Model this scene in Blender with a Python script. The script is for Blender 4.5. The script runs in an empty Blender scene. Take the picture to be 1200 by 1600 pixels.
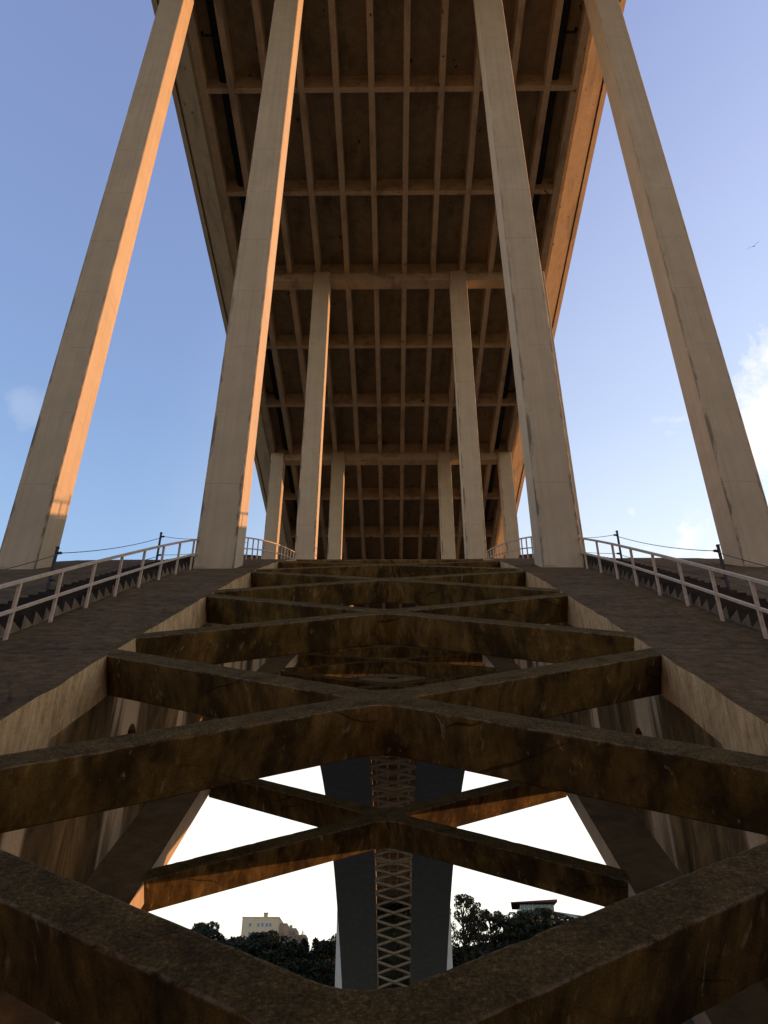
import bpy, bmesh, math, random
import numpy as np
from mathutils import Vector, Matrix, noise
from mathutils.geometry import tessellate_polygon

random.seed(7)
scene = bpy.context.scene
COL = scene.collection
R = math.radians

# ------------------------------------------------------------------ helpers
def link(name, me, mat=None, parent=None, loc=(0, 0, 0), smooth=False):
    o = bpy.data.objects.new(name, me)
    COL.objects.link(o)
    o.location = loc
    if parent is not None:
        o.parent = parent
    if mat is not None and me is not None:
        me.materials.append(mat)
    if smooth:
        me.polygons.foreach_set('use_smooth', [True] * len(me.polygons))
    return o

def mesh(name, verts, faces):
    me = bpy.data.meshes.new(name)
    me.from_pydata([tuple(v) for v in verts], [], faces)
    me.update()
    return me

def tag(o, label=None, cat=None, group=None, kind=None):
    if label: o['label'] = label
    if cat: o['category'] = cat
    if group: o['group'] = group
    if kind: o['kind'] = kind
    return o

def empty(name, loc):
    o = bpy.data.objects.new(name, None)
    o.location = loc
    o.empty_display_size = 0.5
    COL.objects.link(o)
    return o

class MB:
    """collects solids for ONE mesh"""
    def __init__(s): s.v = []; s.f = []
    def add(s, v, f):
        n = len(s.v); s.v += [tuple(p) for p in v]; s.f += [tuple(i + n for i in q) for q in f]
    def box(s, x0, x1, y0, y1, z0, z1):
        s.add([(x0,y0,z0),(x1,y0,z0),(x1,y1,z0),(x0,y1,z0),(x0,y0,z1),(x1,y0,z1),(x1,y1,z1),(x0,y1,z1)],
              [(3,2,1,0),(4,5,6,7),(0,1,5,4),(1,2,6,5),(2,3,7,6),(3,0,4,7)])
    def prism_y(s, prof, ys):
        """profile of (x,z) swept along y"""
        n = len(prof); v = []; f = []
        for y in ys: v += [(x, y, z) for x, z in prof]
        for k in range(len(ys) - 1):
            for i in range(n):
                j = (i + 1) % n
                f.append((k*n+i, k*n+j, (k+1)*n+j, (k+1)*n+i))
        f.append(tuple(range(n))[::-1]); f.append(tuple((len(ys)-1)*n + i for i in range(n)))
        s.add(v, f)
    def tube(s, pts, r, n=8):
        v = []; f = []
        pts = [Vector(p) for p in pts]
        rr = r if isinstance(r, (list, tuple)) else [r] * len(pts)
        for k, p in enumerate(pts):
            t = (pts[min(k+1, len(pts)-1)] - pts[max(k-1, 0)]).normalized()
            a = t.orthogonal().normalized() if k == 0 else (pa - t * pa.dot(t)).normalized()
            pa = a; b = t.cross(a)
            v += [p + (a*math.cos(2*math.pi*i/n) + b*math.sin(2*math.pi*i/n)) * rr[k] for i in range(n)]
        for k in range(len(pts) - 1):
            for i in range(n):
                j = (i + 1) % n
                f.append((k*n+i, k*n+j, (k+1)*n+j, (k+1)*n+i))
        f.append(tuple(range(n))[::-1]); f.append(tuple((len(pts)-1)*n + i for i in range(n)))
        s.add(v, f)
    def me(s, name):
        m = mesh(name, s.v, s.f)
        bm = bmesh.new(); bm.from_mesh(m)
        bmesh.ops.recalc_face_normals(bm, faces=bm.faces)
        bm.to_mesh(m); bm.free()
        return m
    def build(s, name, mat, parent=None, loc=(0, 0, 0), smooth=False):
        return link(name, s.me(name), mat, parent, loc, smooth)

# ------------------------------------------------------------------ materials
class NT:
    def __init__(s, name):
        s.m = bpy.data.materials.new(name); s.m.use_nodes = True
        s.t = s.m.node_tree; s.t.nodes.clear()
        s.out = s.n('ShaderNodeOutputMaterial'); s.b = s.n('ShaderNodeBsdfPrincipled')
        s.t.links.new(s.b.outputs[0], s.out.inputs[0])
    def n(s, typ, **kw):
        x = s.t.nodes.new(typ)
        for k, v in kw.items(): setattr(x, k, v)
        return x
    def l(s, a, b): s.t.links.new(a, b)
    def coord(s, scale=(1, 1, 1), rot=(0, 0, 0)):
        c = s.n('ShaderNodeTexCoord'); m = s.n('ShaderNodeMapping')
        m.inputs['Scale'].default_value = scale; m.inputs['Rotation'].default_value = rot
        s.l(c.outputs['Object'], m.inputs[0]); return m.outputs[0]
    def noise(s, vec, scale, detail=6, rough=.6, dist=0.0):
        x = s.n('ShaderNodeTexNoise'); x.inputs['Scale'].default_value = scale
        x.inputs['Detail'].default_value = detail; x.inputs['Roughness'].default_value = rough
        x.inputs['Distortion'].default_value = dist
        s.l(vec, x.inputs['Vector']); return x.outputs['Fac']
    def ramp(s, fac, stops):
        r = s.n('ShaderNodeValToRGB'); e = r.color_ramp.elements
        while len(e) < len(stops): e.new(.5)
        for q, (p, c) in zip(e, stops):
            q.position = p; q.color = (c, c, c, 1) if isinstance(c, (int, float)) else (*c, 1)
        s.l(fac, r.inputs[0]); return r.outputs[0]
    def mix(s, fac, a, b, mode='MIX'):
        x = s.n('ShaderNodeMix', data_type='RGBA', blend_type=mode)
        for i, v in ((0, fac), (6, a), (7, b)):
            if isinstance(v, (int, float)): x.inputs[i].default_value = v
            elif isinstance(v, tuple): x.inputs[i].default_value = (*v, 1)
            else: s.l(v, x.inputs[i])
        return x.outputs[2]
    def math(s, op, a, b=None, clamp=False):
        x = s.n('ShaderNodeMath', operation=op, use_clamp=clamp)
        for i, v in ((0, a), (1, b)):
            if v is None: continue
            if isinstance(v, (int, float)): x.inputs[i].default_value = v
            else: s.l(v, x.inputs[i])
        return x.outputs[0]
    def sep(s, vec):
        x = s.n('ShaderNodeSeparateXYZ'); s.l(vec, x.inputs[0]); return x.outputs
    def normal(s):
        g = s.n('ShaderNodeNewGeometry'); return s.sep(g.outputs['Normal'])
    def bump(s, h, strength, dist):
        b = s.n('ShaderNodeBump'); b.inputs['Strength'].default_value = strength
        b.inputs['Distance'].default_value = dist
        s.l(h, b.inputs['Height']); s.l(b.outputs[0], s.b.inputs['Normal'])
    def done(s, col, rough=.9, spec=.25, metal=0.0):
        if isinstance(col, tuple): s.b.inputs['Base Color'].default_value = (*col, 1)
        else: s.l(col, s.b.inputs['Base Color'])
        s.b.inputs['Roughness'].default_value = rough
        s.b.inputs['Specular IOR Level'].default_value = spec
        s.b.inputs['Metallic'].default_value = metal
        return s.m

def m_column():
    t = NT('column_concrete')
    o = t.coord()
    base = t.ramp(t.noise(o, .7, 8, .65), [(.3, (.42, .325, .215)), (.7, (.50, .388, .258))])
    blot = t.ramp(t.noise(t.coord((1, 1, .6)), 2.6, 5, .6, .6), [(.56, 0.0), (.70, 1.0)])
    c = t.mix(t.math('MULTIPLY', blot, .18), base, (.30, .255, .205))
    # pour joints, every few metres, broken by noise
    sx = t.sep(o)
    z = t.math('MODULO', t.math('ADD', sx[2], t.math('MULTIPLY', t.noise(o, .15, 1), .6)), 2.9)
    j = t.math('LESS_THAN', z, .028)
    jn = t.ramp(t.noise(t.coord((1, 1, .2)), 2.5, 3), [(.42, 0.0), (.55, 1.0)])
    c = t.mix(t.math('MULTIPLY', t.math('MULTIPLY', j, jn), .32), c, (.10, .085, .06))
    # dirt runs hugging the arrises, ragged, stronger toward the foot
    ax = t.math('ABSOLUTE', sx[0])
    en = t.noise(t.coord((1.5, 1.5, .35)), 2.2, 7, .7)
    e = t.math('ADD', ax, t.math('MULTIPLY', t.math('SUBTRACT', en, .5), .55))
    ef = t.ramp(e, [(.53, 0.0), (.60, 1.0)])
    hz = t.ramp(t.math('DIVIDE', sx[2], 40.0), [(0.0, 1.0), (.18, .75), (.55, .25), (1.0, .12)])
    facing = t.ramp(t.math('ABSOLUTE', t.normal()[1]), [(.5, 0.0), (.7, 1.0)])
    c = t.mix(t.math('MULTIPLY', t.math('MULTIPLY', ef, hz), t.math('MULTIPLY', facing, .85)), c, (.075, .068, .05))
    rain = t.ramp(t.noise(t.coord((6, 6, .10)), 1.2, 6, .65), [(.34, .90), (.52, 1.0), (.68, 1.03)])
    c = t.mix(1.0, c, rain, 'MULTIPLY')
    t.bump(t.noise(o, 45, 6, .7), .25, .012)
    return t.done(c)

def m_deck(slab=False, edge=False):
    t = NT('shade_toned_soffit' if slab else ('cantilever_concrete' if edge else 'deck_concrete'))
    o = t.coord()
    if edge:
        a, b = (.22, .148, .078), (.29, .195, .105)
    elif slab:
        a, b = (.23, .185, .115), (.36, .30, .195)  # slab colour darkened to stand for the shade between the girders
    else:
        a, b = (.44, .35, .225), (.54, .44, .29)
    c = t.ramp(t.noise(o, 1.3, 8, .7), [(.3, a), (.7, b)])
    gr = t.ramp(t.noise(o, 14, 4, .7), [(.35, .72), (.65, 1.08)])
    c = t.mix(1.0, c, gr, 'MULTIPLY')
    chip = t.ramp(t.noise(t.coord((1, .6, 1)), 2.3, 4, .5), [(.70, 0.0), (.72, 1.0)])
    c = t.mix(t.math('MULTIPLY', chip, .9), c, (.03, .022, .015))
    lime = t.ramp(t.noise(t.coord((1.6, .35, 1)), 1.2, 6, .65), [(.63, 0.0), (.72, 1.0)])
    c = t.mix(t.math('MULTIPLY', lime, .30), c, (.40, .34, .25))
    leak = t.ramp(t.noise(t.coord((.7, .22, 1)), 1.0, 6, .65), [(.36, 1.0), (.48, 0.0)])
    c = t.mix(t.math('MULTIPLY', leak, .40), c, (.06, .046, .024))
    t.bump(t.noise(o, 30, 5, .7), .3, .015)
    return t.done(c, .95, .15)

def m_brace():
    t = NT('weathered_brace_concrete')
    o = t.coord()
    rot = (R(-36), 0, 0)                       # runs follow the inclined side faces
    warp = t.n('ShaderNodeVectorMath', operation='ADD')
    wn = t.n('ShaderNodeTexNoise'); wn.inputs['Scale'].default_value = 1.1; wn.inputs['Detail'].default_value = 3
    t.l(o, wn.inputs['Vector'])
    wsc = t.n('ShaderNodeVectorMath', operation='SCALE'); wsc.inputs['Scale'].default_value = .35
    t.l(wn.outputs['Color'], wsc.inputs[0]); t.l(o, warp.inputs[0]); t.l(wsc.outputs[0], warp.inputs[1])
    def runs(scale):
        m = t.n('ShaderNodeMapping'); m.inputs['Scale'].default_value = scale; m.inputs['Rotation'].default_value = rot
        t.l(warp.outputs[0], m.inputs[0]); return m.outputs[0]
    streak = t.noise(runs((8, 5, .6)), 1.0, 7, .66, .15)
    base = t.ramp(t.noise(runs((1.6, 1.2, .9)), 1.0, 10, .72), [(.30, (.070, .041, .010)), (.48, (.145, .087, .023)), (.62, (.225, .140, .040)), (.76, (.36, .245, .090))])
    st = t.ramp(streak, [(.30, .40), (.48, 1.0), (.60, 1.2), (.68, 1.9)])
    c = t.mix(.85, base, st, 'MULTIPLY')
    black = t.ramp(t.noise(runs((2.0, 1.5, .45)), 1.0, 6, .65), [(.41, 1.0), (.56, 0.0)])
    c = t.mix(t.math('MULTIPLY', black, .70), c, (.017, .011, .005))
    lime = t.ramp(t.noise(runs((9, 6, .28)), 1.3, 4, .6), [(.625, 0.0), (.70, 1.0)])
    lmask = t.ramp(t.noise(o, .9, 3, .5), [(.40, 0.0), (.54, 1.0)])
    near_mid = t.ramp(t.math('ABSOLUTE', t.sep(o)[0]), [(.15, 1.0), (.75, 0.0)])      # water drains off the crossings
    fan = t.ramp(t.noise(runs((11, 5, .22)), 1.0, 4, .55), [(.52, 0.0), (.62, 1.0)])
    c = t.mix(t.math('MULTIPLY', t.math('MULTIPLY', lime, lmask), .8), c, (.34, .25, .13))
    c = t.mix(t.math('MULTIPLY', t.math('MULTIPLY', fan, near_mid), .42), c, (.34, .24, .11))
    # cracks and board marks
    bd = t.noise(runs((.5, .4, 15)), 1.0, 3, .5)
    c = t.mix(t.ramp(bd, [(.30, .65), (.345, 0.0)]), c, (.018, .012, .005))
    grain = t.ramp(t.noise(o, 80, 5, .8), [(.32, .5), (.5, 1.0), (.68, 1.55)])
    c = t.mix(.8, c, grain, 'MULTIPLY')
    # rough crust of dirt and lichen on the top faces
    top = t.ramp(t.math('ADD', t.normal()[2], t.math('MULTIPLY', t.math('SUBTRACT', t.noise(o, 14, 5, .7), .5), .25)), [(.44, 0.0), (.60, 1.0)])
    crust = t.ramp(t.noise(o, 34, 10, .82), [(.34, (.026, .016, .004)), (.46, (.078, .049, .013)), (.55, (.128, .083, .026)), (.66, (.29, .195, .075))])
    pat = t.ramp(t.noise(o, 2.6, 10, .78), [(.36, .45), (.5, .9), (.64, 1.3)])
    crust = t.mix(1.0, crust, pat, 'MULTIPLY')
    crust = t.mix(.9, crust, grain, 'MULTIPLY')
    lich = t.ramp(t.noise(o, 4.2, 7, .7), [(.66, 0.0), (.70, 1.0)])
    crust = t.mix(t.math('MULTIPLY', lich, .55), crust, (.17, .075, .015))
    c = t.mix(top, c, crust)
    # pale broken crust along the arrises
    at_ = t.n('ShaderNodeAttribute', attribute_name='arris')
    en = t.ramp(t.noise(o, 10, 7, .8), [(.44, 0.0), (.60, 1.0)])
    c = t.mix(t.math('MULTIPLY', t.math('MULTIPLY', at_.outputs['Fac'], en), .75), c, (.27, .205, .135))
    h = t.math('ADD', t.math('MULTIPLY', t.noise(o, 48, 10, .85), 1.0), t.math('MULTIPLY', streak, .2))
    t.bump(h, .95, .035)
    return t.done(c, .97, .10)

def m_ribtop():
    t = NT('weathered_rib_concrete')
    o = t.coord()
    c = t.ramp(t.noise(o, 4.5, 12, .82), [(.34, (.036, .021, .008)), (.5, (.090, .054, .021)), (.66, (.165, .104, .046))])
    lat = t.ramp(t.noise(t.coord((.8, 1.2, 1.2)), 1.0, 10, .75), [(.34, .62), (.5, 1.0), (.68, 1.3)])
    c = t.mix(1.0, c, lat, 'MULTIPLY')
    pale = t.ramp(t.noise(t.coord((.8, 3.5, 3.5)), 1.6, 5, .6), [(.68, 0.0), (.74, 1.0)])
    c = t.mix(t.math('MULTIPLY', pale, .4), c, (.26, .22, .17))
    ck = t.n('ShaderNodeTexVoronoi', feature='DISTANCE_TO_EDGE'); ck.inputs['Scale'].default_value = .45
    t.l(t.coord((1, 1, 1)), ck.inputs['Vector'])
    cm = t.ramp(ck.outputs['Distance'], [(.0, 1.0), (.010, 0.0)])
    c = t.mix(t.math('MULTIPLY', cm, t.math('MULTIPLY', t.ramp(t.noise(o, .8, 4, .6), [(.48, 0.0), (.56, 1.0)]), .7)), c, (.012, .008, .005))
    jt = t.math('LESS_THAN', t.math('MODULO', t.math('ADD', t.sep(o)[1], 50.0), 4.7), .03)
    c = t.mix(t.math('MULTIPLY', jt, .6), c, (.014, .010, .006))
    # inner edges: paler board-marked concrete with fine runs
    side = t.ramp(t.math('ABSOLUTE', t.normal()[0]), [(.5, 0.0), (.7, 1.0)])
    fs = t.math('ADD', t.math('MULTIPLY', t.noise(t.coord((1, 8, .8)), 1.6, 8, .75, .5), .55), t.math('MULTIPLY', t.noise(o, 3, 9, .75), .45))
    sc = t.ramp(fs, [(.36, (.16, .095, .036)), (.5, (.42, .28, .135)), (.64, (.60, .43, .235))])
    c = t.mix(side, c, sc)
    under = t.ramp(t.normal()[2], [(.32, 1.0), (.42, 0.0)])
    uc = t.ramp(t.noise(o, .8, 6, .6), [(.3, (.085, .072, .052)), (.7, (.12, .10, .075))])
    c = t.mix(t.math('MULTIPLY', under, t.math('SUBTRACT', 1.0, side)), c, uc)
    g = t.ramp(t.noise(o, 60, 5, .75), [(.32, .6), (.5, 1.0), (.68, 1.4)])
    c = t.mix(.8, c, g, 'MULTIPLY')
    t.bump(t.noise(o, 22, 10, .8), .5, .02)
    return t.done(c, .96, .12)

def m_web():
    t = NT('drip_stained_web_concrete')
    o = t.coord()
    clean = t.ramp(t.noise(o, 1.2, 6, .6), [(.3, (.50, .345, .19)), (.7, (.60, .43, .255))])
    band = t.noise(t.coord((0, .42, .035)), 1.0, 4, .55, .15)
    fine = t.noise(t.coord((0, 1.5, .16)), 1.0, 7, .60, .6)
    f = t.math('ADD', t.math('MULTIPLY', band, .82), t.math('MULTIPLY', fine, .18))
    s1 = t.ramp(f, [(.46, 1.0), (.535, .95), (.555, .6), (.575, 0.0)])
    dirt = t.ramp(t.noise(t.coord((.3, .9, .32)), 1.1, 9, .66, .9), [(.36, (.030, .018, .005)), (.52, (.115, .066, .020)), (.68, (.28, .17, .065))])
    c = t.mix(s1, clean, dirt)
    pale = t.ramp(fine, [(.63, 0.0), (.70, 1.0)])
    c = t.mix(t.math('MULTIPLY', pale, .45), c, (.34, .26, .17))
    gw = t.ramp(t.noise(o, 20, 8, .8), [(.32, .6), (.5, 1.0), (.68, 1.35)])
    c = t.mix(.7, c, gw, 'MULTIPLY')
    t.bump(t.noise(o, 22, 7, .7), .4, .015)
    return t.done(c, .93, .18)

def m_flange():
    t = NT('bottom_flange_concrete'); o = t.coord()
    clean = t.ramp(t.noise(t.coord((1, 3, .6)), 1.2, 8, .7), [(.3, (.33, .23, .135)), (.7, (.44, .33, .21))])
    dirt = t.ramp(t.noise(o, 1.6, 9, .75), [(.3, (.075, .047, .018)), (.7, (.20, .130, .056))])
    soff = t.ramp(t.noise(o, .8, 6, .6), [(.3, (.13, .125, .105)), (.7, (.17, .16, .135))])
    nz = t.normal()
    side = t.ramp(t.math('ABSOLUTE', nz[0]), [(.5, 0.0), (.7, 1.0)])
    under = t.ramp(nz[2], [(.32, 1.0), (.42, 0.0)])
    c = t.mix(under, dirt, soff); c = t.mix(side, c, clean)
    t.bump(t.noise(o, 22, 9, .75), .5, .02)
    return t.done(c, .95, .12)

def m_step():
    t = NT('step_concrete'); o = t.coord()
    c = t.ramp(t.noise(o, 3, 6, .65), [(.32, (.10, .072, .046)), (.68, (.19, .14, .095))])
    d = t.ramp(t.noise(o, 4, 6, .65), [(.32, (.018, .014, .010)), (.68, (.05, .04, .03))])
    side = t.ramp(t.math('ABSOLUTE', t.normal()[0]), [(.5, 0.0), (.7, 1.0)])  # light painted by facing: sides pale as if sunlit, risers and treads shade-dark
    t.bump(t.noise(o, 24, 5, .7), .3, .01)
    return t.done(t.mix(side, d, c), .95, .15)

def m_simple(name, a, b, scale=4, rough=.7, spec=.3, bump=.15, metal=0.0):
    t = NT(name); o = t.coord()
    c = t.ramp(t.noise(o, scale, 6, .65), [(.32, a), (.68, b)])
    if bump: t.bump(t.noise(o, scale*8, 5, .7), bump, .01)
    return t.done(c, rough, spec, metal)

M = dict(
    column=m_column(), deck=m_deck(), slab=m_deck(True), edge=m_deck(False, True), brace=m_brace(), rib=m_ribtop(), web=m_web(),
    flange=m_flange(),
    rail=m_simple('faded_railing_paint', (.38, .27, .18), (.52, .39, .27), 9, .55, .35, .1),
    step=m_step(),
    iron=m_simple('dark_iron', (.018, .014, .012), (.045, .034, .028), 12, .6, .35, .1),
    pipe=m_simple('black_pipe', (.008, .008, .008), (.016, .015, .014), 5, .6, .25, .05),
    pylon=m_simple('pale_pylon_concrete', (.40, .40, .37), (.48, .48, .45), .6, .9, .2, .1),
    lattice=m_simple('far_brace_concrete', (.22, .185, .125), (.33, .285, .20), 1.2, .92, .2, .1),
)

# ------------------------------------------------------------------ arch geometry (metres; camera is the origin)
H = 51.06                     # underside of the deck girders
GS = 2.158                    # girder spacing
PB = 7.383                    # cross-beam spacing
YB = 22.42                    # first bent in view
BAY = 3 * PB
YC = 133.0                    # crown
XI, XO = 3.75, 11.9           # inner and outer edge of each rib
_k = [(-40, .79), (0, .75), (18, .70), (30, .592), (133, 0.0)]
def slope(Y):
    s = 1
    if Y > YC: Y = 2*YC - Y; s = -1
    for (a, sa), (b, sb) in zip(_k, _k[1:]):
        if Y <= b: return s * (sa + (sb - sa) * (Y - a) / (b - a))
    return 0.0
_Yg = np.linspace(-40, YC, 17301)
_S = np.interp(_Yg, [a for a, b in _k], [b for a, b in _k])
_Zg = np.concatenate([[0], np.cumsum((_S[1:] + _S[:-1]) / 2) * (_Yg[1] - _Yg[0])])
_Zg += 10 - np.interp(18, _Yg, _Zg)
def zt(Y, d=0.0):
    """height of the rib at Y, a perpendicular depth d below its top"""
    z = float(np.interp(Y if Y <= YC else 2*YC - Y, _Yg, _Zg))
    return z - d * math.sqrt(1 + slope(Y)**2)

BASE = (0, 0, -18)
bridge = empty('arch_bridge', BASE)
tag(bridge, 'concrete arch bridge with twin stained ribs, crossed braces, tall columns and ribbed deck', 'bridge')
OFF = (-BASE[0], -BASE[1], -BASE[2])

# ---- deck
Y0, Y1 = -52.0, 430.0
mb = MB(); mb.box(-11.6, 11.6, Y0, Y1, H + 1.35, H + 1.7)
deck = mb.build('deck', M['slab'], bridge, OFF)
for i in range(10):
    x = (i - 4.5) * GS
    mb = MB(); mb.prism_y([(x-.18, H), (x+.18, H), (x+.21, H+1.36), (x-.21, H+1.36)], np.arange(Y0, Y1 + 1, 4))
    mb.build('girder', M['deck'], deck)
for s in (-1, 1):
    mb = MB(); mb.prism_y([(s*11.2, H-.04), (s*11.64, H-.04), (s*11.64, H+1.36), (s*11.2, H+1.36)], np.arange(Y0, Y1 + 1, 4))
    mb.build('edge_beam', M['deck'], deck)
    mb = MB()
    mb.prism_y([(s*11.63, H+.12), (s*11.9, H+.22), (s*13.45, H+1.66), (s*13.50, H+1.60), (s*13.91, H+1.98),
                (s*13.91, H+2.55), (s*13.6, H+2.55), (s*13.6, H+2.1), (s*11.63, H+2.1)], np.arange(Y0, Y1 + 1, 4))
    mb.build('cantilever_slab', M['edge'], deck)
    mb = MB(); mb.tube([(s*10.2, y, H + .95) for y in np.arange(Y0 + 1, Y1, 6)], .30, 10)
    mb.build('service_pipe', M['pipe'], deck, smooth=True)
ncb = int((Y1 - YB) // PB)
for i in range(-9, ncb + 1):
    y = YB + i * PB
    mb = MB()
    mb.box(-11.25, 11.25, y - .17, y + .17, H + .07, H + 1.37)
    mb.build('cross_beam', M['deck'], deck)
for s in (-1, 1):
    for k in range(-1, 12):
        y = 26.7 + 10.5 * k
        mb = MB(); mb.tube([(s*10.3, y, H+.62), (s*10.85, y, H+.62), (s*10.98, y, H+.66), (s*11.04, y, H+.80), (s*11.04, y, H+1.0)], .075, 8)
        mb.build('drain_pipe', M['pipe'], deck, smooth=True)

# ---- bents: caps and columns
XIN, XOUT, CW, CD = 5.10, 10.91, 1.21, 1.26
def column_mesh(h, yb):
    # foot follows the slope of the rib; chamfered arrises
    w, d, c = CW/2, CD/2, .03
    prof = [(-w+c,-d),(w-c,-d),(w,-d+c),(w,d-c),(w-c,d),(-w+c,d),(-w,d-c),(-w,-d+c)]
    z0 = [zt(yb + y) - zt(yb) - .05 for x, y in prof]
    v = []; f = []; n = len(prof)
    lv = [0, 1] + [k * 1.5 for k in range(1, int(h/1.5))] + [h]
    lv = sorted(set(lv))
    for q, z in enumerate(lv):
        for i, (x, y) in enumerate(prof):
            v.append((x, y, z0[i] if q == 0 else max(z, z0[i] + .02)))
    for q in range(len(lv) - 1):
        for i in range(n):
            j = (i + 1) % n
            f.append((q*n+i, q*n+j, (q+1)*n+j, (q+1)*n+i))
    f.append(tuple(range(n))[::-1]); f.append(tuple((len(lv)-1)*n + i for i in range(n)))
    return mesh('column', v, f)
j = -1
while True:
    yb = YB + BAY * j
    if yb > 250: break
    zb = zt(yb); top = H - .012
    if top - zb > 3.0:
        me = column_mesh(top - zb, yb)
        me.materials.append(M['column'])
        for x in (-XOUT, -XIN, XIN, XOUT):
            link('column', me, None, bridge, (x, yb, zb + 18))
        mb = MB(); mb.box(-11.62, 11.62, yb - .42, yb + .42, H - .78, H + .012)
        mb.build('bent_cap', M['deck'], bridge, OFF)
    j += 1

# ---- arch ribs
ys = np.concatenate([np.arange(-9, 50, .5), np.arange(50, 275.1, 1.5)])
def sweep(mb, x0, x1, d0, d1, ys, nx=1, jag=0.0, seed=0):
    """box swept along the arch, perpendicular depth d0..d1 below the rib top"""
    xs = np.linspace(x0, x1, nx + 1)
    prof = [(x, d0) for x in xs] + [(x, d1) for x in xs[::-1]]
    n = len(prof); v = []; f = []
    for y in ys:
        for i, (x, d) in enumerate(prof):
            dd = d
            xx = x
            if jag and y < 45:
                q = noise.noise(Vector((x*1.3 + seed, y*1.1, d*2))) * jag
                dd = d + q
                if i in (0, nx): xx = x + noise.noise(Vector((seed + 9.1, y*2.3, d))) * jag * 1.3
            v.append((xx, y, zt(y, dd)))
    for k in range(len(ys) - 1):
        for i in range(n):
            jn = (i + 1) % n
            f.append((k*n+i, k*n+jn, (k+1)*n+jn, (k+1)*n+i))
    f.append(tuple(range(n))[::-1]); f.append(tuple((len(ys)-1)*n + i for i in range(n)))
    mb.add(v, f)
def arch_hole(me_obj, s, yc, zb):
    cut = MB()
    pts = [(-.30, 0), (.30, 0), (.30, .62)] + [(.30*math.cos(a), .62 + .30*math.sin(a)*1.15) for a in np.linspace(.25, math.pi-.25, 9)] + [(-.30, .62)]
    n = len(pts)
    v = [(s*4.3, yc + a, zb + b) for a, b in pts] + [(s*5.4, yc + a, zb + b) for a, b in pts]
    f = [(i, (i+1) % n, n + (i+1) % n, n + i) for i in range(n)] + [tuple(range(n))[::-1], tuple(range(n, 2*n))]
    cut.add(v, f)
    c = cut.build('cutter', None)
    md = me_obj.modifiers.new('b', 'BOOLEAN'); md.object = c; md.operation = 'DIFFERENCE'; md.solver = 'EXACT'
    bpy.context.view_layer.update()
    dg = bpy.context.evaluated_depsgraph_get()
    nm = bpy.data.meshes.new_from_object(me_obj.evaluated_get(dg))
    me_obj.modifiers.clear(); old = me_obj.data; me_obj.data = nm
    bpy.data.objects.remove(c); bpy.data.meshes.remove(old)
ysn = np.concatenate([np.arange(-9, 40, .25), np.arange(40, 275.1, 1.5)])
for s in (-1, 1):
    mb = MB(); sweep(mb, s*XI, s*XO, 0.0, .55, ysn, 10, .025, 3.0*s)
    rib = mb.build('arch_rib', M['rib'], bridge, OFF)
    mb = MB(); sweep(mb, s*XI, s*XO, 3.85, 4.2, ys, 1)
    mb.build('bottom_flange', M['flange'], rib)
    mb = MB(); sweep(mb, s*4.65, s*4.95, .5, 3.9, ys)
    w = mb.build('inner_web', M['web'], rib)
    bpy.context.view_layer.update()
    arch_hole(w, s, 15.38 if s < 0 else 15.62, 4.62 + 0)
    mb = MB(); sweep(mb, s*11.0, s*11.3, .5, 3.9, ys)
    mb.build('outer_web', M['web'], rib)
    for yd in (12.6, 21.4):
        mb = MB(); v = []
        for y in (yd, yd + .3):
            v += [(s*4.9, y, zt(y, .5)), (s*11.05, y, zt(y, .5)), (s*11.05, y, zt(y, 3.9)), (s*4.9, y, zt(y, 3.9))]
        mb.add(v, [(0,1,2,3),(7,6,5,4),(0,4,5,1),(1,5,6,2),(2,6,7,3),(3,7,4,0)])
        mb.build('diaphragm', M['web'], rib)

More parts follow.
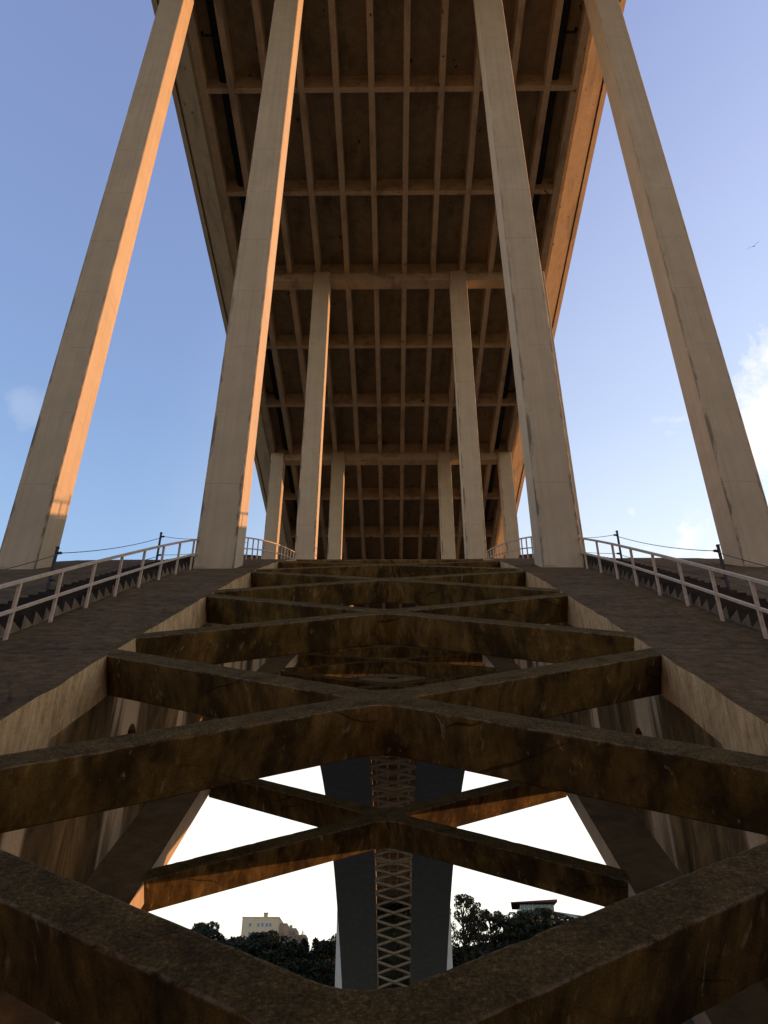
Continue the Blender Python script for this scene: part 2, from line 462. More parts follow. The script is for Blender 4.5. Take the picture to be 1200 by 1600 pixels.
# ---- crossed braces between the ribs
def brace_mesh(yn, perp, h, w=.38, fine=True, k=.54, seed=0):
    hw = w/2 / math.cos(math.atan(k * 1.2)) / 1.2
    xe = XI + .06
    if abs(slope(yn)) < .25: hw = w/2 / math.cos(math.atan(k))
    fr = .42                                       # fillet length
    ap = hw / k
    def arm(xa, ya, xb, yb): return [(xa, ya), (xb, yb)]
    corners = [(0, hw), (xe, k*xe + hw), (xe, k*xe - hw), (ap, 0), (xe, -k*xe + hw), (xe, -k*xe - hw), (0, -hw),
               (-xe, -k*xe - hw), (-xe, -k*xe + hw), (-ap, 0), (-xe, k*xe - hw), (-xe, k*xe + hw)]
    fil = {0, 3, 6, 9}
    n = len(corners); pts = []
    for i in range(n):
        a, b, c = (Vector(corners[(i-1) % n]), Vector(corners[i]), Vector(corners[(i+1) % n]))
        if i in fil:
            p = b + (a - b).normalized() * fr; q = b + (c - b).normalized() * fr
            fr = .34 if i in (0, 6) else .10
            p = b + (a - b).normalized() * fr; q = b + (c - b).normalized() * fr
            for t in np.linspace(0, 1, 7): pts.append(p*(1-t)**2 + b*2*t*(1-t) + q*t*t)
        else: pts.append(b)
    step = .075 if fine else .6
    out = []
    for i in range(len(pts)):
        a, b = pts[i], pts[(i+1) % len(pts)]
        m = max(1, int((b - a).length / step))
        for t in range(m): out.append(a.lerp(b, t/m))
    N = len(out)
    nor = []
    for i in range(N):
        d = (out[(i+1) % N] - out[i-1]).normalized(); nor.append(Vector((-d.y, d.x)))
    # orientation: outward
    if sum((nor[i].dot(out[i] - Vector((0, out[i].y * .6)))) for i in range(N)) < 0: pass
    area = sum(out[i].x*out[(i+1) % N].y - out[(i+1) % N].x*out[i].y for i in range(N))
    sg = -1 if area > 0 else 1
    def P(x, y, d):
        Y = yn + y; s = slope(Y); q = math.sqrt(1 + s*s)
        return (x, Y + d*s/q, zt(Y, perp) - d/q)
    lv = [(-.022, .0), (-.006, .002), (.002, .010), (0, .030)] if fine else [(-.022, .008), (0, .034)]
    lv = lv + ([(0, h*t) for t in np.linspace(.24, .9, 6)] if fine else []) + [(0, h-.02), (-.02, h)]
    v = []; f = []
    for q, (ins, d) in enumerate(lv):
        for i, p in enumerate(out):
            r = ins
            dd = d
            if fine and q > 0 and q < len(lv) - 1:
                e = noise.fractal(Vector((p.x*3.1 + seed, p.y*3.1, d*3.0)), 1.0, 2.0, 4)
                r += e * .005
                if q < 3: r -= max(0, noise.noise(Vector((p.x*6.5 + seed*3, p.y*6.5, 1.7))) - .30) * .055
                if q < 3: dd += max(0, noise.noise(Vector((p.x*5 + seed, p.y*5, 7.7))) - .25) * .03
            pp = p + nor[i] * sg * r
            v.append(P(pp.x, pp.y, dd))
    for q in range(len(lv) - 1):
        for i in range(N):
            jn = (i + 1) % N
            f.append((q*N+i, q*N+jn, (q+1)*N+jn, (q+1)*N+i))
    for q0, ins in ((0, lv[0][0]), (len(lv)-1, lv[-1][0])):
        flat = [Vector((out[i].x + nor[i].x*sg*ins, out[i].y + nor[i].y*sg*ins, 0)) for i in range(N)]
        for tri in tessellate_polygon([flat]):
            f.append(tuple(q0*N + i for i in tri))
    me = mesh('cross_brace', v, f)
    at_ = me.attributes.new('arris', 'FLOAT', 'POINT')
    at_.data.foreach_set('value', [([.0, 1.0, 1.0, .0][q] if fine and q < 4 else 0.0) for q in range(len(lv)) for _ in range(N)])
    bm = bmesh.new(); bm.from_mesh(me)
    bmesh.ops.triangulate(bm, faces=[x for x in bm.faces if len(x.verts) > 4])
    bmesh.ops.recalc_face_normals(bm, faces=bm.faces); bm.to_mesh(me); bm.free()
    return me
for i, yn in enumerate([-0.35, 4.36, 8.95, 14.05, 18.7, 23.4, 28.1, 32.8, 37.5, 42.2, 46.9]):
    if i == 0: continue
    link('cross_brace', brace_mesh(yn, 0.0, .55, .38, i < 6, seed=i*1.7), M['brace'], bridge, OFF)
yn = 5.0; i = 0
while yn < 264:
    near = yn < 60
    link('cross_brace', brace_mesh(yn, 3.84, .52, .36, yn < 30, seed=50 + i), M['brace'] if near else M['lattice'], bridge, OFF)
    yn = {0: 10.4, 1: 16.5}.get(i, yn + 4.7); i += 1

# ------------------------------------------------------------------ far pylons and abutments
for s, lab in ((-1, 'pale concrete pylon rising beside the far end of the arch, left side'),
               (1, 'pale concrete pylon rising beside the far end of the arch, right side')):
    p = empty('bridge_pylon', (s*14.25, 274, -18))
    tag(p, lab, 'pylon', 'pylons at the far bank')
    mb = MB(); mb.prism_y([(-2.1, 3.5), (2.1, 3.5), (2.1, 68.4), (-2.1, 68.4)], [-3, 3]); mb.build('shaft', M['pylon'], p)
    mb = MB(); mb.box(-2.6, 2.6, -3.5, 3.5, 0, 3.5); mb.build('plinth', M['pylon'], p)
for y0, y1, nm in ((-22, -6, 'concrete abutment the near end of the arch springs from'), (268, 284, 'concrete abutment the far end of the arch springs from')):
    a = empty('bridge_abutment', (0, (y0+y1)/2, -22)); tag(a, nm, 'abutment')
    mb = MB(); mb.box(-12.1, 12.1, -(y1-y0)/2, (y1-y0)/2, 0, 16.5 if y0 < 0 else 14); mb.build('block', M['pylon'], a)

# ------------------------------------------------------------------ handrails, stairs, cable posts on the ribs
XR = 5.66
def rail_bar(mb, s, x, yy, hgt, w, t):
    v = []; f = []
    for y in yy:
        z = zt(y) + hgt
        v += [(s*(x-w/2), y, z), (s*(x+w/2), y, z), (s*(x+w/2), y, z+t), (s*(x-w/2), y, z+t)]
    for k in range(len(yy)-1):
        for i in range(4):
            jn = (i+1) % 4
            f.append((k*4+i, k*4+jn, (k+1)*4+jn, (k+1)*4+i))
    f += [(3,2,1,0), tuple((len(yy)-1)*4 + i for i in range(4))]
    mb.add(v, f)
rails = [(-1, 1.0, 21.80, 'pale pink painted handrail running up the left rib to the foot of the inner column'),
         (1, 1.0, 21.80, 'pale painted handrail running up the right rib to the foot of the inner column'),
         (-1, 23.02, 62.0, 'short run of handrail curving over the crest of the left rib beyond the column'),
         (1, 23.02, 62.0, 'short run of handrail curving over the crest of the right rib beyond the column')]
for s, ya, yb, lab in rails:
    hr = empty('handrail', (s*XR, ya, zt(ya)))
    tag(hr, lab, 'handrail', 'handrails up the arch ribs')
    ho = (-s*XR, -ya, -zt(ya))
    yy = np.arange(ya, yb + .01, .4); yy = np.append(yy, yb)
    for hgt, t in ((.97, .052), (.47, .045)):
        mb = MB(); rail_bar(mb, s, XR, yy, hgt*1.0, .06, t*1.2); mb.build('rail', M['rail'], hr, ho)
    y = 11.74 - 1.38*7 if ya < 20 else 23.6
    while y < yb:
        if y > ya:
            mb = MB(); z = zt(y)
            mb.box(s*XR - .022, s*XR + .022, y - .034, y + .034, z - .05, z + .99)
            mb.build('post', M['rail'], hr, ho)
        y += 1.38 if ya < 20 else 1.15
for s, lab in ((-1, 'worn concrete steps climbing the left rib outside its handrail'), (1, 'worn concrete steps climbing the right rib outside its handrail')):
    st = empty('staircase', (s*6.4, 2.0, zt(2.0))); tag(st, lab, 'stairs', 'stairs up the arch ribs')
    so = (-s*6.4, -2.0, -zt(2.0))
    y = 2.0
    while y < 34:
        zf, zk = zt(y), zt(y + .36)
        mb = MB(); x0, x1 = s*5.80, s*6.85
        top = zk + .012
        v = []
        jx = random.uniform(-.012, .012)
        for x in (x0 + jx, x1):
            v += [(x, y, zf - .06), (x, y, top), (x, y + .352, top), (x, y + .352, zk - .08)]
        mb.add(v, [(0,1,2,3),(7,6,5,4),(0,4,5,1),(1,5,6,2),(2,6,7,3),(3,7,4,0)])
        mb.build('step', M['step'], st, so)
        y += .36
posts = {-1: [2.3, 9.0, 15.7, 22.5, 29.2, 36.0], 1: [2.3, 9.0, 15.7, 22.5, 29.2, 36.0]}
where = {15.7: 'in front of the outer column foot', 22.5: 'between the two near columns', 29.2: 'beyond the inner column'}
for s in (-1, 1):
    side = 'left' if s < 0 else 'right'
    for y in posts[s]:
        if y < 14 or y > 34: continue
        cp = empty('cable_post', (s*7.02, y, zt(y)))
        tag(cp, f'thin dark iron cable post on the {side} rib, {where[y]}', 'post', 'cable posts along the stairs')
        mb = MB(); mb.box(-.026, .026, -.026, .026, -.1, 1.22); mb.box(-.035, .035, -.03, .03, 1.2, 1.225)
        mb.build('shaft', M['iron'], cp)
        for zz in (1.08, .42):
            mb = MB(); mb.tube([(-s*.03, 0, zz), (-s*.09, -.0, zz), (-s*.13, -.0, zz)], [.022, .034, .014], 8)
            mb.build('insulator', M['iron'], cp)
    for zz, what in ((1.08, 'upper'), (.42, 'lower')):
        pts = []
        for a, b in zip(posts[s], posts[s][1:]):
            for t in np.linspace(0, 1, 13)[:-1]:
                za, zb = zt(a) + zz, zt(b) + zz
                pts.append((s*(7.02-.13), a + (b-a)*t, za + (zb-za)*t - .11*4*t*(1-t)*(1 if zz > 1 else .5)))
        mb = MB(); mb.tube(pts, .009, 5)
        o = mb.build('cable', M['iron'], None)
        tag(o, f'thin dark {what} cable strung between the iron posts on the {side} rib', 'cable', 'cables along the stairs')

# ------------------------------------------------------------------ setting: river, banks
t = NT('river_water'); t.bump(t.noise(t.coord((1, .5, 1)), .35, 6, .6), .35, .5)
mb = MB(); mb.add([(-900, -600, -18), (900, -600, -18), (900, 1200, -18), (-900, 1200, -18)], [(0,1,2,3)])
tag(mb.build('river', t.done((.03, .04, .045), .16, .5)), kind='structure')
def far_h(x, y):
    e = y - 264 + 7*noise.noise(Vector((x*.012, 3.1, 0)))
    h = -19 + 47 * (1 - math.exp(-max(0, e)/17)) if e > 0 else -19
    h += max(0, min(1, (y - 300)/120)) * 23
    side = 4*max(0, min(1, (x - 5)/40))
    h += side * max(0, min(1, e/60))
    h += 24 * math.exp(-(x/17)**4) * max(0, min(1, (y - 284)/36))
    return h + (1.6*noise.noise(Vector((x*.05, y*.05, 1))) + .7*noise.noise(Vector((x*.17, y*.17, 4)))) * min(1, max(0, e/10))
def near_h(x, y):
    e = 12 - y + 4*noise.noise(Vector((x*.03, 1, 0)))
    hill = 52 * (1 - math.exp(-max(0, -y - 14)/26))
    return -19.5 + hill + 13*(1 - math.exp(-max(0, e)/14)) + .6*noise.noise(Vector((x*.1, y*.1, 2)))*min(1, max(0, e/6))
t = NT('bank_soil'); o = t.coord()
bank = t.done(t.ramp(t.noise(o, .25, 8, .7), [(.3, (.012, .012, .006)), (.6, (.028, .026, .015)), (.8, (.05, .045, .03))]), .98, .1)
def grid(name, fx, x0, x1, nx, ysq):
    v = []; f = []
    for y in ysq:
        for i in range(nx + 1):
            x = x0 + (x1-x0)*i/nx; v.append((x, y, fx(x, y)))
    n = nx + 1
    for k in range(len(ysq)-1):
        for i in range(nx): f.append((k*n+i, k*n+i+1, (k+1)*n+i+1, (k+1)*n+i))
    return link(name, mesh(name, v, f), bank, None, (0, 0, 0), True)
tag(grid('far_hillside', far_h, -500, 500, 160, list(np.arange(250, 400, 3.0)) + list(np.arange(400, 1200, 40.0))), kind='structure')
M['bank'] = m_simple('bounce_bank_rock', (.085, .068, .042), (.16, .13, .082), .2, .95, .1, .3)  # out of view; colour made pale to bounce warm light onto the soffits
bank = M['bank']
tag(grid('near_bank', near_h, -300, 300, 80, list(np.arange(-300, -30, 20.0)) + list(np.arange(-30, 22, 2.5))), kind='structure')

# ------------------------------------------------------------------ trees on the far hillside
def m_leaf(name, a, b):
    t = NT(name); o = t.coord()
    c = t.ramp(t.noise(o, .9, 3, .6), [(.35, a), (.65, b)])
    return t.done(c, .7, .2)
M['pine'] = m_leaf('pine_foliage', (.012, .016, .008), (.030, .036, .018))
M['euc'] = m_leaf('eucalyptus_foliage', (.018, .021, .011), (.044, .046, .024))
M['cyp'] = m_leaf('cypress_foliage', (.010, .015, .007), (.025, .032, .014))
M['bush'] = m_leaf('undergrowth_foliage', (.010, .012, .006), (.028, .031, .015))
M['bark'] = m_simple('bark', (.035, .026, .018), (.085, .065, .048), 5, .95, .1, .4)
M['twig'] = m_simple('bare_twigs', (.16, .12, .085), (.24, .185, .135), 5, .9, .1, .2)
def leaf_cards(rng, clumps, n, size, droop=0.0):
    v = []; f = []
    tot = sum(c[3] for c in clumps)
    for (cx, cy, cz, w, rx, rz) in clumps:
        for _ in range(max(3, int(n * w / tot))):
            while True:
                p = rng.uniform(-1, 1, 3)
                if .05 < p @ p < 1: break
            p = p / math.sqrt(p @ p) * (p @ p) ** .28
            c = np.array([cx + p[0]*rx, cy + p[1]*rx, cz + p[2]*rz])
            a = rng.normal(size=3); a[2] -= droop; a /= np.linalg.norm(a)
            b = np.cross(a, rng.normal(size=3)); b /= np.linalg.norm(b)
            L = size * rng.uniform(.6, 1.3); W = L * rng.uniform(.35, .6)
            k = len(v)
            v += [c - a*L*.5, c + b*W*.5, c + a*L*.5, c - b*W*.5]
            f.append((k, k+1, k+2, k+3))
    return v, f
def tree_parts(kind, seed):
    rng = np.random.default_rng(seed)
    tr = MB(); clumps = []
    if kind == 'pine':           # broad rounded crown
        h = 11.0
        tr.tube([(0,0,-1.5),(.1,.05,2.5),(.25,-.1,5),(.3,0,8.0)], [.36,.30,.22,.10], 8)
        for k in range(15):
            a = rng.uniform(0, 6.28); r = 3.1*math.sqrt(rng.uniform(0, 1)); z = 7.6 + (1 - (r/3.4)**2)*2.4 + rng.uniform(-1.3, .5)
            x, y = r*math.cos(a), r*math.sin(a)
            clumps.append((x, y, z, 1, rng.uniform(.9, 1.4), rng.uniform(.6, .95)))
            tr.tube([(.25,-.1,4.6 + rng.uniform(0, 1.6)), (x*.55, y*.55, z-1.2), (x, y, z)], [.12,.07,.03], 5)
        v, f = leaf_cards(rng, clumps, 4600, .46)
    elif kind == 'oak':          # dense bushy
        tr.tube([(0,0,-1.5),(0,.1,2),(.1,.1,5.5)], [.34,.26,.12], 8)
        for k in range(22):
            a = rng.uniform(0, 6.28); z = rng.uniform(2.2, 9.0); r = 2.9*math.sqrt(max(.05, 1 - ((z-5.2)/4.6)**2))*rng.uniform(.4, 1)
            x, y = r*math.cos(a), r*math.sin(a)
            clumps.append((x, y, z, 1, rng.uniform(.9, 1.5), rng.uniform(.8, 1.2)))
            tr.tube([(0,.1,2+rng.uniform(0, 2)), (x*.5, y*.5, z-.6), (x, y, z)], [.11,.06,.03], 5)
        v, f = leaf_cards(rng, clumps, 5600, .48)
    elif kind == 'cypress':
        tr.tube([(0,0,-1.5),(0,0,4),(0,0,9.5)], [.22,.16,.04], 7)
        for k in range(20):
            z = .8 + k*.48; r = 1.15*math.sin(math.pi*min(1, (z+1.2)/12.2))**.8*.8
            a = rng.uniform(0, 6.28)
            clumps.append((r*.5*math.cos(a), r*.5*math.sin(a), z, 1, max(.28, r*rng.uniform(.55, .95)), .75))
        v, f = leaf_cards(rng, clumps, 3600, .40, -.8)
    elif kind == 'eucalyptus':   # tall, open crown with gaps
        tr.tube([(0,0,-1.5),(.2,.1,5),(.1,.3,10),(.5,.2,15)], [.34,.27,.19,.06], 8)
        for k in range(52):
            z = rng.uniform(3.5, 16.2); r = 3.5*math.sqrt(max(.06, 1 - ((z-10)/7.2)**2))*rng.uniform(.45, 1.05)
            a = rng.uniform(0, 6.28); x, y = r*math.cos(a), r*math.sin(a)
            clumps.append((x, y, z, rng.uniform(.5, 1.3), rng.uniform(.45, 1.0), rng.uniform(.4, .85)))
            tr.tube([(.1,.2,z-2.6), (x*.5, y*.5, z-1.2), (x, y, z)], [.10,.06,.025], 5)
        v, f = leaf_cards(rng, clumps, 8000, .38, .7)
    else:                        # bare winter tree
        def br(p, d, L, r, lev):
            q = p + d*L
            tr.tube([p, p + d*L*.5 + rng.normal(size=3)*L*.05, q], [r, r*.8, r*.6], 5)
            if lev == 0: return
            for _ in range(3 if lev > 1 else 4):
                e = d*1.0 + rng.normal(size=3)*.42; e[2] += .25; e /= np.linalg.norm(e)
                br(q, e, L*rng.uniform(.58, .78), r*.58, lev-1)
        br(np.array([0, 0, -1.5]), np.array([0, 0, 1.0]), 4.2, .24, 4)
        v, f = [], []
    return tr, v, f
FOL = dict(pine='pine', oak='bush', cypress='cyp', eucalyptus='euc')
protos = {}
def proto(kind, var):
    if (kind, var) not in protos:
        tr, v, f = tree_parts(kind, 11*var + len(kind))
        tm = tr.me('trunk'); tm.materials.append(M['bark'] if f else M['twig'])
        cm = None
        if f:
            cm = mesh('crown', v, f); cm.materials.append(M[FOL[kind]])
        protos[(kind, var)] = (tm, cm)
    return protos[(kind, var)]
NAMES = dict(pine='pine_tree', oak='evergreen_tree', cypress='cypress_tree', eucalyptus='eucalyptus_tree', bare='bare_tree')
HT = dict(pine=11.0, oak=10.0, cypress=10.8, eucalyptus=17.0, bare=10.5)
# camera rays, to know where on the hill each tree stands
P_, F_, YAW, ROLL, XC = .58854, 1350.6, .01224, -.00302, .1377
def ray(px, py):
    a = (px-600)/F_; b = (800-py)/F_
    u = a*math.cos(ROLL) + b*math.sin(ROLL); v = -a*math.sin(ROLL) + b*math.cos(ROLL)
    y = math.cos(P_) - v*math.sin(P_); z = math.sin(P_) + v*math.cos(P_)
    return Vector((u*math.cos(YAW) - y*math.sin(YAW), u*math.sin(YAW) + y*math.cos(YAW), z))
def at(px, py, Y):
    r = ray(px, py); return Vector((XC, 0, 0)) + r * (Y / r.y)
def plant(kind, var, px, py, Y, sc, label, group):
    """tree whose top is seen near (px,py), rooted on the hillside at distance Y"""
    p = at(px, py, Y)
    g = far_h(p.x, Y)
    h = max(3.0, p.z - g)
    tm, cm = proto(kind, var)
    o = empty(NAMES[kind], (p.x, Y, g))
    k = h / HT[kind]
    o.scale = (k*sc, k*sc, k); o.rotation_euler = (0, 0, (px*1.37 + Y) % 6.28)
    tag(o, label, 'tree', group)
    link('trunk', tm, None, o)
    if cm: link('crown', cm, None, o)
    return o
G1 = 'trees on the far hillside left of the arch'; G2 = 'trees on the far hillside right of the arch'
L = [('pine',1,298,1442,296,1.0,'dark round pine at the left end of the tree line, against the lit brace'),
     ('pine',2,322,1434,300,1.0,'round-topped dark pine standing highest left of the pale apartment block'),
     ('oak',1,346,1450,298,1.2,'bushy dark tree sloping down from the round pine towards the apartment block'),
     ('oak',2,368,1459,300,1.2,'low bushy dark tree just left of the pale apartment block'),
     ('oak',3,388,1453,294,1.2,'bushy dark tree covering the lower left corner of the apartment block'),
     ('pine',3,414,1446,292,1.0,'round dark tree standing in front of the apartment block windows'),
     ('oak',4,432,1456,290,1.3,'broad dark tree covering the foot of the apartment block'),
     ('oak',1,452,1476,288,1.2,'low dark tree in front of the bare tree'),
     ('cypress',1,477,1464,290,1.4,'pointed dark cypress right of the bare tree'),
     ('cypress',2,496,1464,291,1.5,'second pointed dark cypress, nearer the left rib of the far arch'),
     ('oak',4,517,1456,291,1.0,'tall dark tree touching the left edge of the far arch'),
     ('oak',2,404,1480,284,1.3,'dark tree low on the slope below the apartment block'),
     ('oak',3,360,1476,286,1.3,'dark tree low on the slope behind the near brace'),
     ('oak',4,470,1492,282,1.3,'dark tree low on the slope below the cypresses'),
     ('oak',1,505,1500,282,1.2,'dark tree low on the slope beside the left pylon'),
     ('bare',1,463,1446,322,1.0,'leafless pale tree catching the sun right of the apartment block')]
Rr = [('eucalyptus',1,724,1396,292,1.0,'tall open eucalyptus right beside the far arch, bright gaps in its crown'),
     ('eucalyptus',2,748,1414,290,.9,'second eucalyptus from the far arch, a little lower than the tallest'),
     ('eucalyptus',3,768,1420,294,1.2,'narrow eucalyptus in the dip left of the glass building'),
     ('eucalyptus',4,790,1424,289,1.2,'eucalyptus just left of the glass building roof tip'),
     ('eucalyptus',5,812,1415,286,1.3,'eucalyptus in front of the left end of the glass building'),
     ('pine',2,836,1408,288,.9,'dark rounded tree rising in front of the glass building'),
     ('oak',2,856,1412,287,1.2,'dark bushy tree between the two glass roofs'),
     ('oak',3,882,1428,288,1.2,'dark bushy tree before the lower glass roof, by the near brace'),
     ('oak',4,735,1470,282,1.2,'dark tree low on the slope beside the right pylon'),
     ('oak',1,768,1468,281,1.3,'dark tree low on the slope below the eucalyptuses'),
     ('oak',2,806,1462,281,1.3,'dark tree low on the slope below the glass building'),
     ('oak',3,842,1450,282,1.3,'dark tree low on the slope at the right end of the tree line')]
for a in L: plant(*a, G1)
for a in Rr: plant(*a, G2)
# undergrowth on the slope
rng = np.random.default_rng(5); cl = []
for _ in range(900):
    x = rng.uniform(-170, 170) if _ % 2 else rng.uniform(-85, 85) if _ % 8 else rng.uniform(-16, 16); y = rng.uniform(268, 325)
    cl.append((x, y, far_h(x, y) + .8, 1, rng.uniform(1.2, 2.6), rng.uniform(.8, 1.9)))
v, f = leaf_cards(rng, cl, 40000, .85)
tag(link('undergrowth', mesh('undergrowth', v, f), M['bush']), 'dark undergrowth covering the far slope', kind='stuff')

# ------------------------------------------------------------------ far buildings
M['render'] = m_simple('cream_render', (.50, .39, .26), (.58, .46, .31), .3, .9, .2, 0)
M['tan'] = m_simple('tan_render', (.33, .22, .14), (.40, .28, .18), .3, .9, .2, 0)
M['wglass'] = m_simple('window_glass', (.05, .09, .11), (.08, .13, .15), .2, .15, .6, 0)
M['teal'] = m_simple('teal_curtain_glass', (.015, .075, .095), (.03, .12, .14), .15, .12, .6, 0)
M['roof'] = m_simple('dark_red_roof', (.07, .028, .022), (.10, .04, .03), .3, .8, .2, 0)
M['frame'] = m_simple('pale_frames', (.5, .5, .48), (.6, .6, .57), .4, .6, .3, 0)
Yb_ = 375.0
a = at(379, 1434, Yb_); b = at(436, 1434, Yb_); zg = far_h(a.x, Yb_)
bd = empty('apartment_building', ((a.x+b.x)/2, Yb_, zg))
tag(bd, 'cream apartment block with small windows and a chimney above the dark trees', 'building')
w = (b.x - a.x)/2; hb = a.z - zg
mb = MB(); mb.box(-w, w, 0, 14, -4, hb); mb.build('wall', M['render'], bd)
mb = MB(); mb.box(-w-.15, w+.15, -.15, 14.15, hb, hb+.35); mb.build('parapet', M['render'], bd)
mb = MB(); mb.box(w+.004, w+3.0, 3, 15, -4, hb-1.5); mb.build('side_wing', M['tan'], bd)
mb = MB(); mb.box(.6, 2.0, 4, 5.5, hb+.35, hb+2.3); mb.box(.4, 2.2, 3.8, 5.7, hb+2.3, hb+2.5); mb.build('chimney', M['tan'], bd)
mb = MB(); mb.box(w-2.6, w-.9, 5, 7, hb+.35, hb+1.1); mb.build('stair_head', M['tan'], bd)
for zz in (hb-3.3, hb-6.4, hb-9.5):
    for x in (-1.3, .35, 2.0, 3.4, -4.6):
        mb = MB(); mb.box(x, x+1.1, -.06, .05, zz, zz+1.5); fr = mb.build('window', M['frame'], bd)
        mb = MB(); mb.box(x+.12, x+.98, -.10, -.02, zz+.12, zz+1.38); mb.build('pane', M['wglass'], fr)
a = at(450, 1450, 392); zg = far_h(a.x, 392)
b2 = empty('apartment_building', (a.x, 392, zg)); tag(b2, 'tan stepped apartment block with a sunlit side, behind the bare tree', 'building')
hb = a.z - zg
mb = MB(); mb.box(-.5, 3.4, 0, 12, -4, hb); mb.box(3.4, 7.4, 1.5, 13, -4, hb-2.3); mb.build('wall', M['tan'], b2)
mb = MB(); mb.box(.4, 1.5, 2, 3.2, hb, hb+1.4); mb.build('chimney', M['tan'], b2)
for q, x in enumerate((.3, 1.9)):
    for zz in (hb-2.6, hb-5.4):
        mb = MB(); mb.box(x, x+.9, -.05, .04, zz, zz+1.3); mb.build('window', M['wglass'], b2)
# glass building with overhanging roof
Yg_ = 345.0
a = at(798, 1411, Yg_); zg = far_h(a.x, Yg_)
gb = empty('glass_building', (a.x, Yg_, zg)); tag(gb, 'teal glass building under a thin overhanging dark red roof, behind trees', 'building')
hb = a.z - zg
mb = MB(); mb.add([(0,0,hb),(17,-1,hb+.25),(17,14,hb+.25),(2,14,hb),(0,0,hb+.35),(17,-1,hb+1.15),(17,14,hb+1.15),(2,14,hb+.9)],
                  [(3,2,1,0),(4,5,6,7),(0,1,5,4),(1,2,6,5),(2,3,7,6),(3,0,4,7)]); mb.build('roof', M['roof'], gb)
mb = MB(); mb.box(3.6, 16, 2, 13, -3, hb+.1); mb.build('glazed_wall', M['teal'], gb)
for x in np.arange(3.6, 16.1, 1.55):
    mb = MB(); mb.box(x-.07, x+.07, 1.88, 2.02, -3, hb+.05); mb.build('mullion', M['frame'], gb)
a2 = at(862, 1424, Yg_); dx = a2.x - a.x; h2 = a2.z - zg
mb = MB(); mb.add([(dx,1,h2),(dx+14,-1,h2-2.4),(dx+14,10,h2-2.4),(dx,10,h2),(dx,1,h2+.35),(dx+14,-1,h2-2.05),(dx+14,10,h2-2.05),(dx,10,h2+.35)],
                  [(3,2,1,0),(4,5,6,7),(0,1,5,4),(1,2,6,5),(2,3,7,6),(3,0,4,7)]); mb.build('lower_roof', M['teal'], gb)
mb = MB(); mb.box(dx+.6, dx+13, 1.6, 9.5, -3, h2-2.6); mb.build('lower_wall', M['teal'], gb)

# ------------------------------------------------------------------ gliding bird
d = ray(1178, 385); bp = Vector((XC, 0, 0)) + d * 84
bm = bmesh.new()
span = [(-.58, .10, .10, .05), (-.40, .02, .16, .13), (-.20, -.03, .11, .19), (-.05, 0, .03, .24), (.05, 0, .03, .24), (.20, -.03, .11, .19), (.40, .02, .19, .13), (.60, .10, .17, .04)]
rows = []
for x, y, z, c in span:
    rows.append([bm.verts.new((x, y + c*.5, z)), bm.verts.new((x, y, z + .02)), bm.verts.new((x, y - c*.5, z)), bm.verts.new((x, y, z - .012))])
for a, b in zip(rows, rows[1:]):
    for i in range(4): bm.faces.new((a[i], b[i], b[(i+1) % 4], a[(i+1) % 4]))
bm.faces.new(rows[0][::-1]); bm.faces.new(rows[-1])
prev = None
for y, r, z in ((-.34, .012, .02), (-.26, .05, .02), (-.1, .07, .015), (.08, .075, .02), (.2, .05, .03), (.27, .045, .035), (.33, .012, .03)):
    ring = [bm.verts.new((r*math.cos(q)*(1.5 if y < -.3 else 1), y, z + r*math.sin(q))) for q in np.linspace(0, 2*math.pi, 9)[:-1]]
    if prev:
        for i in range(8): bm.faces.new((prev[i], ring[i], ring[(i+1) % 8], prev[(i+1) % 8]))
    else: bm.faces.new(ring[::-1])
    prev = ring
bm.faces.new(prev)
bmesh.ops.recalc_face_normals(bm, faces=bm.faces)
me = bpy.data.meshes.new('bird'); bm.to_mesh(me); bm.free()
bird = link('bird', me, m_simple('grey_feathers', (.05, .05, .07), (.09, .09, .11), 8, .8, .2, 0), None, bp)
by = d.normalized(); bx = by.cross(Vector((0, 0, 1))).normalized(); bx = (bx + Vector((0, 0, .22))).normalized(); bx = (bx - by*bx.dot(by)).normalized()
bird.matrix_world = Matrix.Translation(bp) @ Matrix((bx, by, bx.cross(by))).transposed().to_4x4() @ Matrix.Diagonal((1, .7, .8, 1))
tag(bird, 'small dark bird gliding high in the sky right of the columns', 'bird')

# ------------------------------------------------------------------ sun and sky
SUN_EL, SUN_AZ = R(7.7), R(70)                 # azimuth clockwise from +Y
sd = Vector((math.sin(SUN_AZ)*math.cos(SUN_EL), math.cos(SUN_AZ)*math.cos(SUN_EL), math.sin(SUN_EL)))
sl = bpy.data.lights.new('sun', 'SUN'); sl.energy = 2.0; sl.angle = R(.5); sl.color = (1.0, .50, .235)
so = bpy.data.objects.new('sun', sl); COL.objects.link(so)
so.rotation_euler = sd.to_track_quat('Z', 'Y').to_euler(); so.location = sd * 300

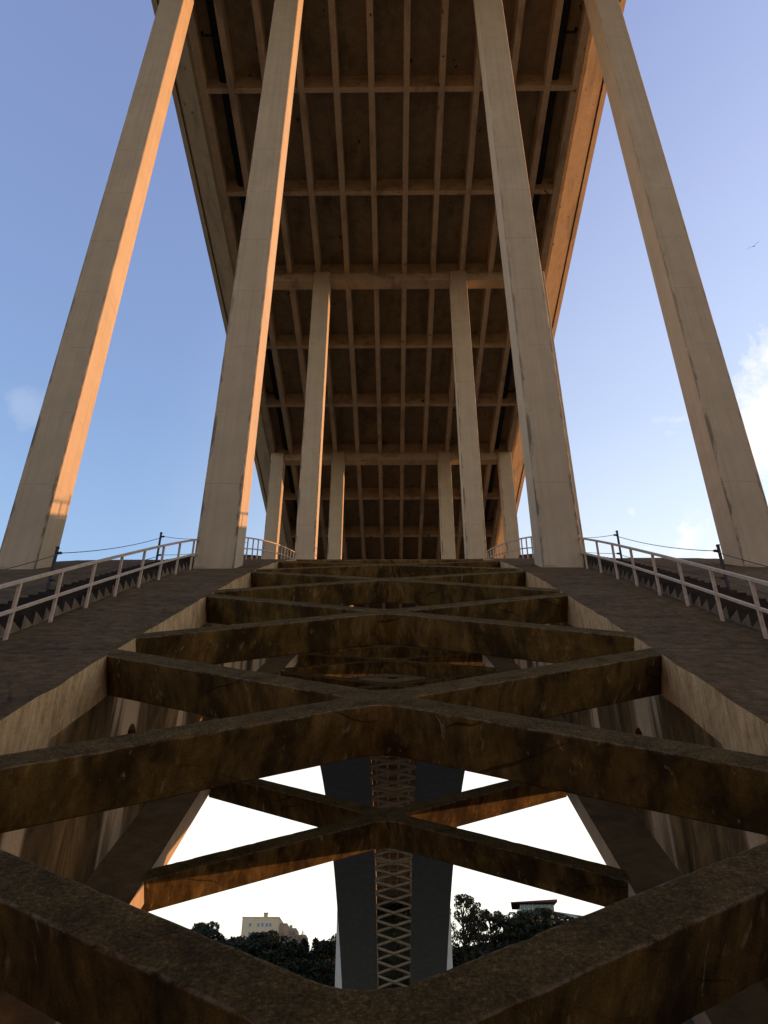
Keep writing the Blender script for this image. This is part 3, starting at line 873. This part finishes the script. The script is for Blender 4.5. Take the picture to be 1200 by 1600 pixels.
w = bpy.data.worlds.new('World'); scene.world = w; w.use_nodes = True
nt = w.node_tree; nt.nodes.clear()
def N(t, **k):
    x = nt.nodes.new(t)
    for a, b in k.items(): setattr(x, a, b)
    return x
out = N('ShaderNodeOutputWorld'); bg = N('ShaderNodeBackground'); nt.links.new(bg.outputs[0], out.inputs[0])
sky = N('ShaderNodeTexSky'); sky.sky_type = 'NISHITA'; sky.sun_disc = False
sky.sun_elevation = SUN_EL; sky.sun_rotation = SUN_AZ
sky.air_density = 1.0; sky.dust_density = 1.6; sky.ozone_density = 1.6; sky.altitude = 50
tc = N('ShaderNodeTexCoord'); sp = N('ShaderNodeSeparateXYZ'); nt.links.new(tc.outputs['Generated'], sp.inputs[0])
def mth(op, a, b=None, clamp=False):
    x = N('ShaderNodeMath', operation=op, use_clamp=clamp)
    for i, v in ((0, a), (1, b)):
        if v is None: continue
        if isinstance(v, (int, float)): x.inputs[i].default_value = v
        else: nt.links.new(v, x.inputs[i])
    return x.outputs[0]
def rmp(fac, stops):
    r = N('ShaderNodeValToRGB'); e = r.color_ramp.elements
    while len(e) < len(stops): e.new(.5)
    for q, (p, c) in zip(e, stops): q.position = p; q.color = (c, c, c, 1)
    r.color_ramp.interpolation = 'B_SPLINE'
    nt.links.new(fac, r.inputs[0]); return r.outputs[0]
# thin cloud sheets: noise on the direction projected onto a high plane
mp = N('ShaderNodeMapping'); nt.links.new(tc.outputs['Generated'], mp.inputs[0]); mp.inputs['Scale'].default_value = (1, 1, 2.6)
nz = N('ShaderNodeTexNoise'); nt.links.new(mp.outputs[0], nz.inputs[0])
nz.inputs['Scale'].default_value = 5.5; nz.inputs['Detail'].default_value = 9; nz.inputs['Roughness'].default_value = .58
cl = rmp(nz.outputs['Fac'], [(.50, 0.0), (.66, 1.0)])
low = rmp(sp.outputs[2], [(.40, 1.0), (.58, .8), (.72, 0.0)])             # clouds bank up low in the sky
az = mth('ADD', mth('MULTIPLY', sp.outputs[0], sd.x), mth('MULTIPLY', sp.outputs[1], sd.y))
right = rmp(az, [(.0, .0), (.25, .35), (.42, 1.0)])                                    # and towards the sun
cloud = mth('MULTIPLY', mth('MULTIPLY', cl, low), right)
fine = N('ShaderNodeTexNoise'); nt.links.new(tc.outputs['Generated'], fine.inputs[0])
fine.inputs['Scale'].default_value = 9.0; fine.inputs['Detail'].default_value = 9; fine.inputs['Roughness'].default_value = .62
for px, py, size, gain in ((1240, 690, .13, 1.0), (1130, 885, .11, 1.0), (988, 800, .022, .6), (1080, 812, .05, .55), (1030, 580, .05, .16), (38, 632, .030, .16)):
    dv = ray(px, py).normalized()
    dp = N('ShaderNodeVectorMath', operation='DISTANCE'); nt.links.new(tc.outputs['Generated'], dp.inputs[0]); dp.inputs[1].default_value = dv
    k = mth('ADD', mth('DIVIDE', dp.outputs['Value'], size), mth('MULTIPLY', mth('SUBTRACT', fine.outputs['Fac'], .5), 3.4))
    cloud = mth('MAXIMUM', cloud, mth('MULTIPLY', rmp(k, [(.0, 1.0), (.45, .75), (.8, .3), (1.0, 0.0)]), gain))
haze = rmp(sp.outputs[2], [(.0, 1.0), (.33, .98), (.47, .52), (.62, .27), (.95, .05)])
fac = mth('MAXIMUM', cloud, mth('MULTIPLY', haze, mth('MAXIMUM', rmp(az, [(-.4, .13), (-.1, .18), (.1, .34), (.3, .78), (.5, 1.0)]), rmp(sp.outputs[2], [(.30, 1.0), (.42, 0.0)]))), True)
mx = N('ShaderNodeMix', data_type='RGBA'); nt.links.new(fac, mx.inputs[0]); 
tint = N('ShaderNodeMix', data_type='RGBA', blend_type='MULTIPLY'); tint.inputs[0].default_value = 1.0
nt.links.new(sky.outputs[0], tint.inputs[6]); tr_ = N('ShaderNodeMix', data_type='RGBA'); nt.links.new(rmp(sp.outputs[2], [(.45, 0.0), (.88, 1.0)]), tr_.inputs[0])
tr_.inputs[6].default_value = (.86, 1.08, 1.20, 1); tr_.inputs[7].default_value = (1.04, .87, 1.21, 1)
nt.links.new(tr_.outputs[2], tint.inputs[7])
nt.links.new(tint.outputs[2], mx.inputs[6])
mx.inputs[7].default_value = (3.1, 2.95, 2.55, 1)
nt.links.new(mx.outputs[2], bg.inputs[0]); bg.inputs[1].default_value = .15

# ------------------------------------------------------------------ camera
right0 = Vector((math.cos(YAW), math.sin(YAW), 0)); fh = Vector((-math.sin(YAW), math.cos(YAW), 0)); up = Vector((0, 0, 1))
fd = fh*math.cos(P_) + up*math.sin(P_); vd = -fh*math.sin(P_) + up*math.cos(P_)
rt = right0*math.cos(ROLL) - vd*math.sin(ROLL); u2 = right0*math.sin(ROLL) + vd*math.cos(ROLL)
cd = bpy.data.cameras.new('camera'); cam = bpy.data.objects.new('camera', cd); COL.objects.link(cam)
mat = Matrix((rt, u2, -fd)).transposed().to_4x4(); mat.translation = Vector((XC, 0, 0)); cam.matrix_world = mat
cd.sensor_fit = 'HORIZONTAL'; cd.sensor_width = 36.0; cd.lens = F_/1200*36.0
cd.clip_start = .05; cd.clip_end = 5000
scene.camera = cam
vs = scene.view_settings; vs.view_transform = 'Standard'; vs.look = 'None'; vs.gamma = 1; vs.exposure = 1.5
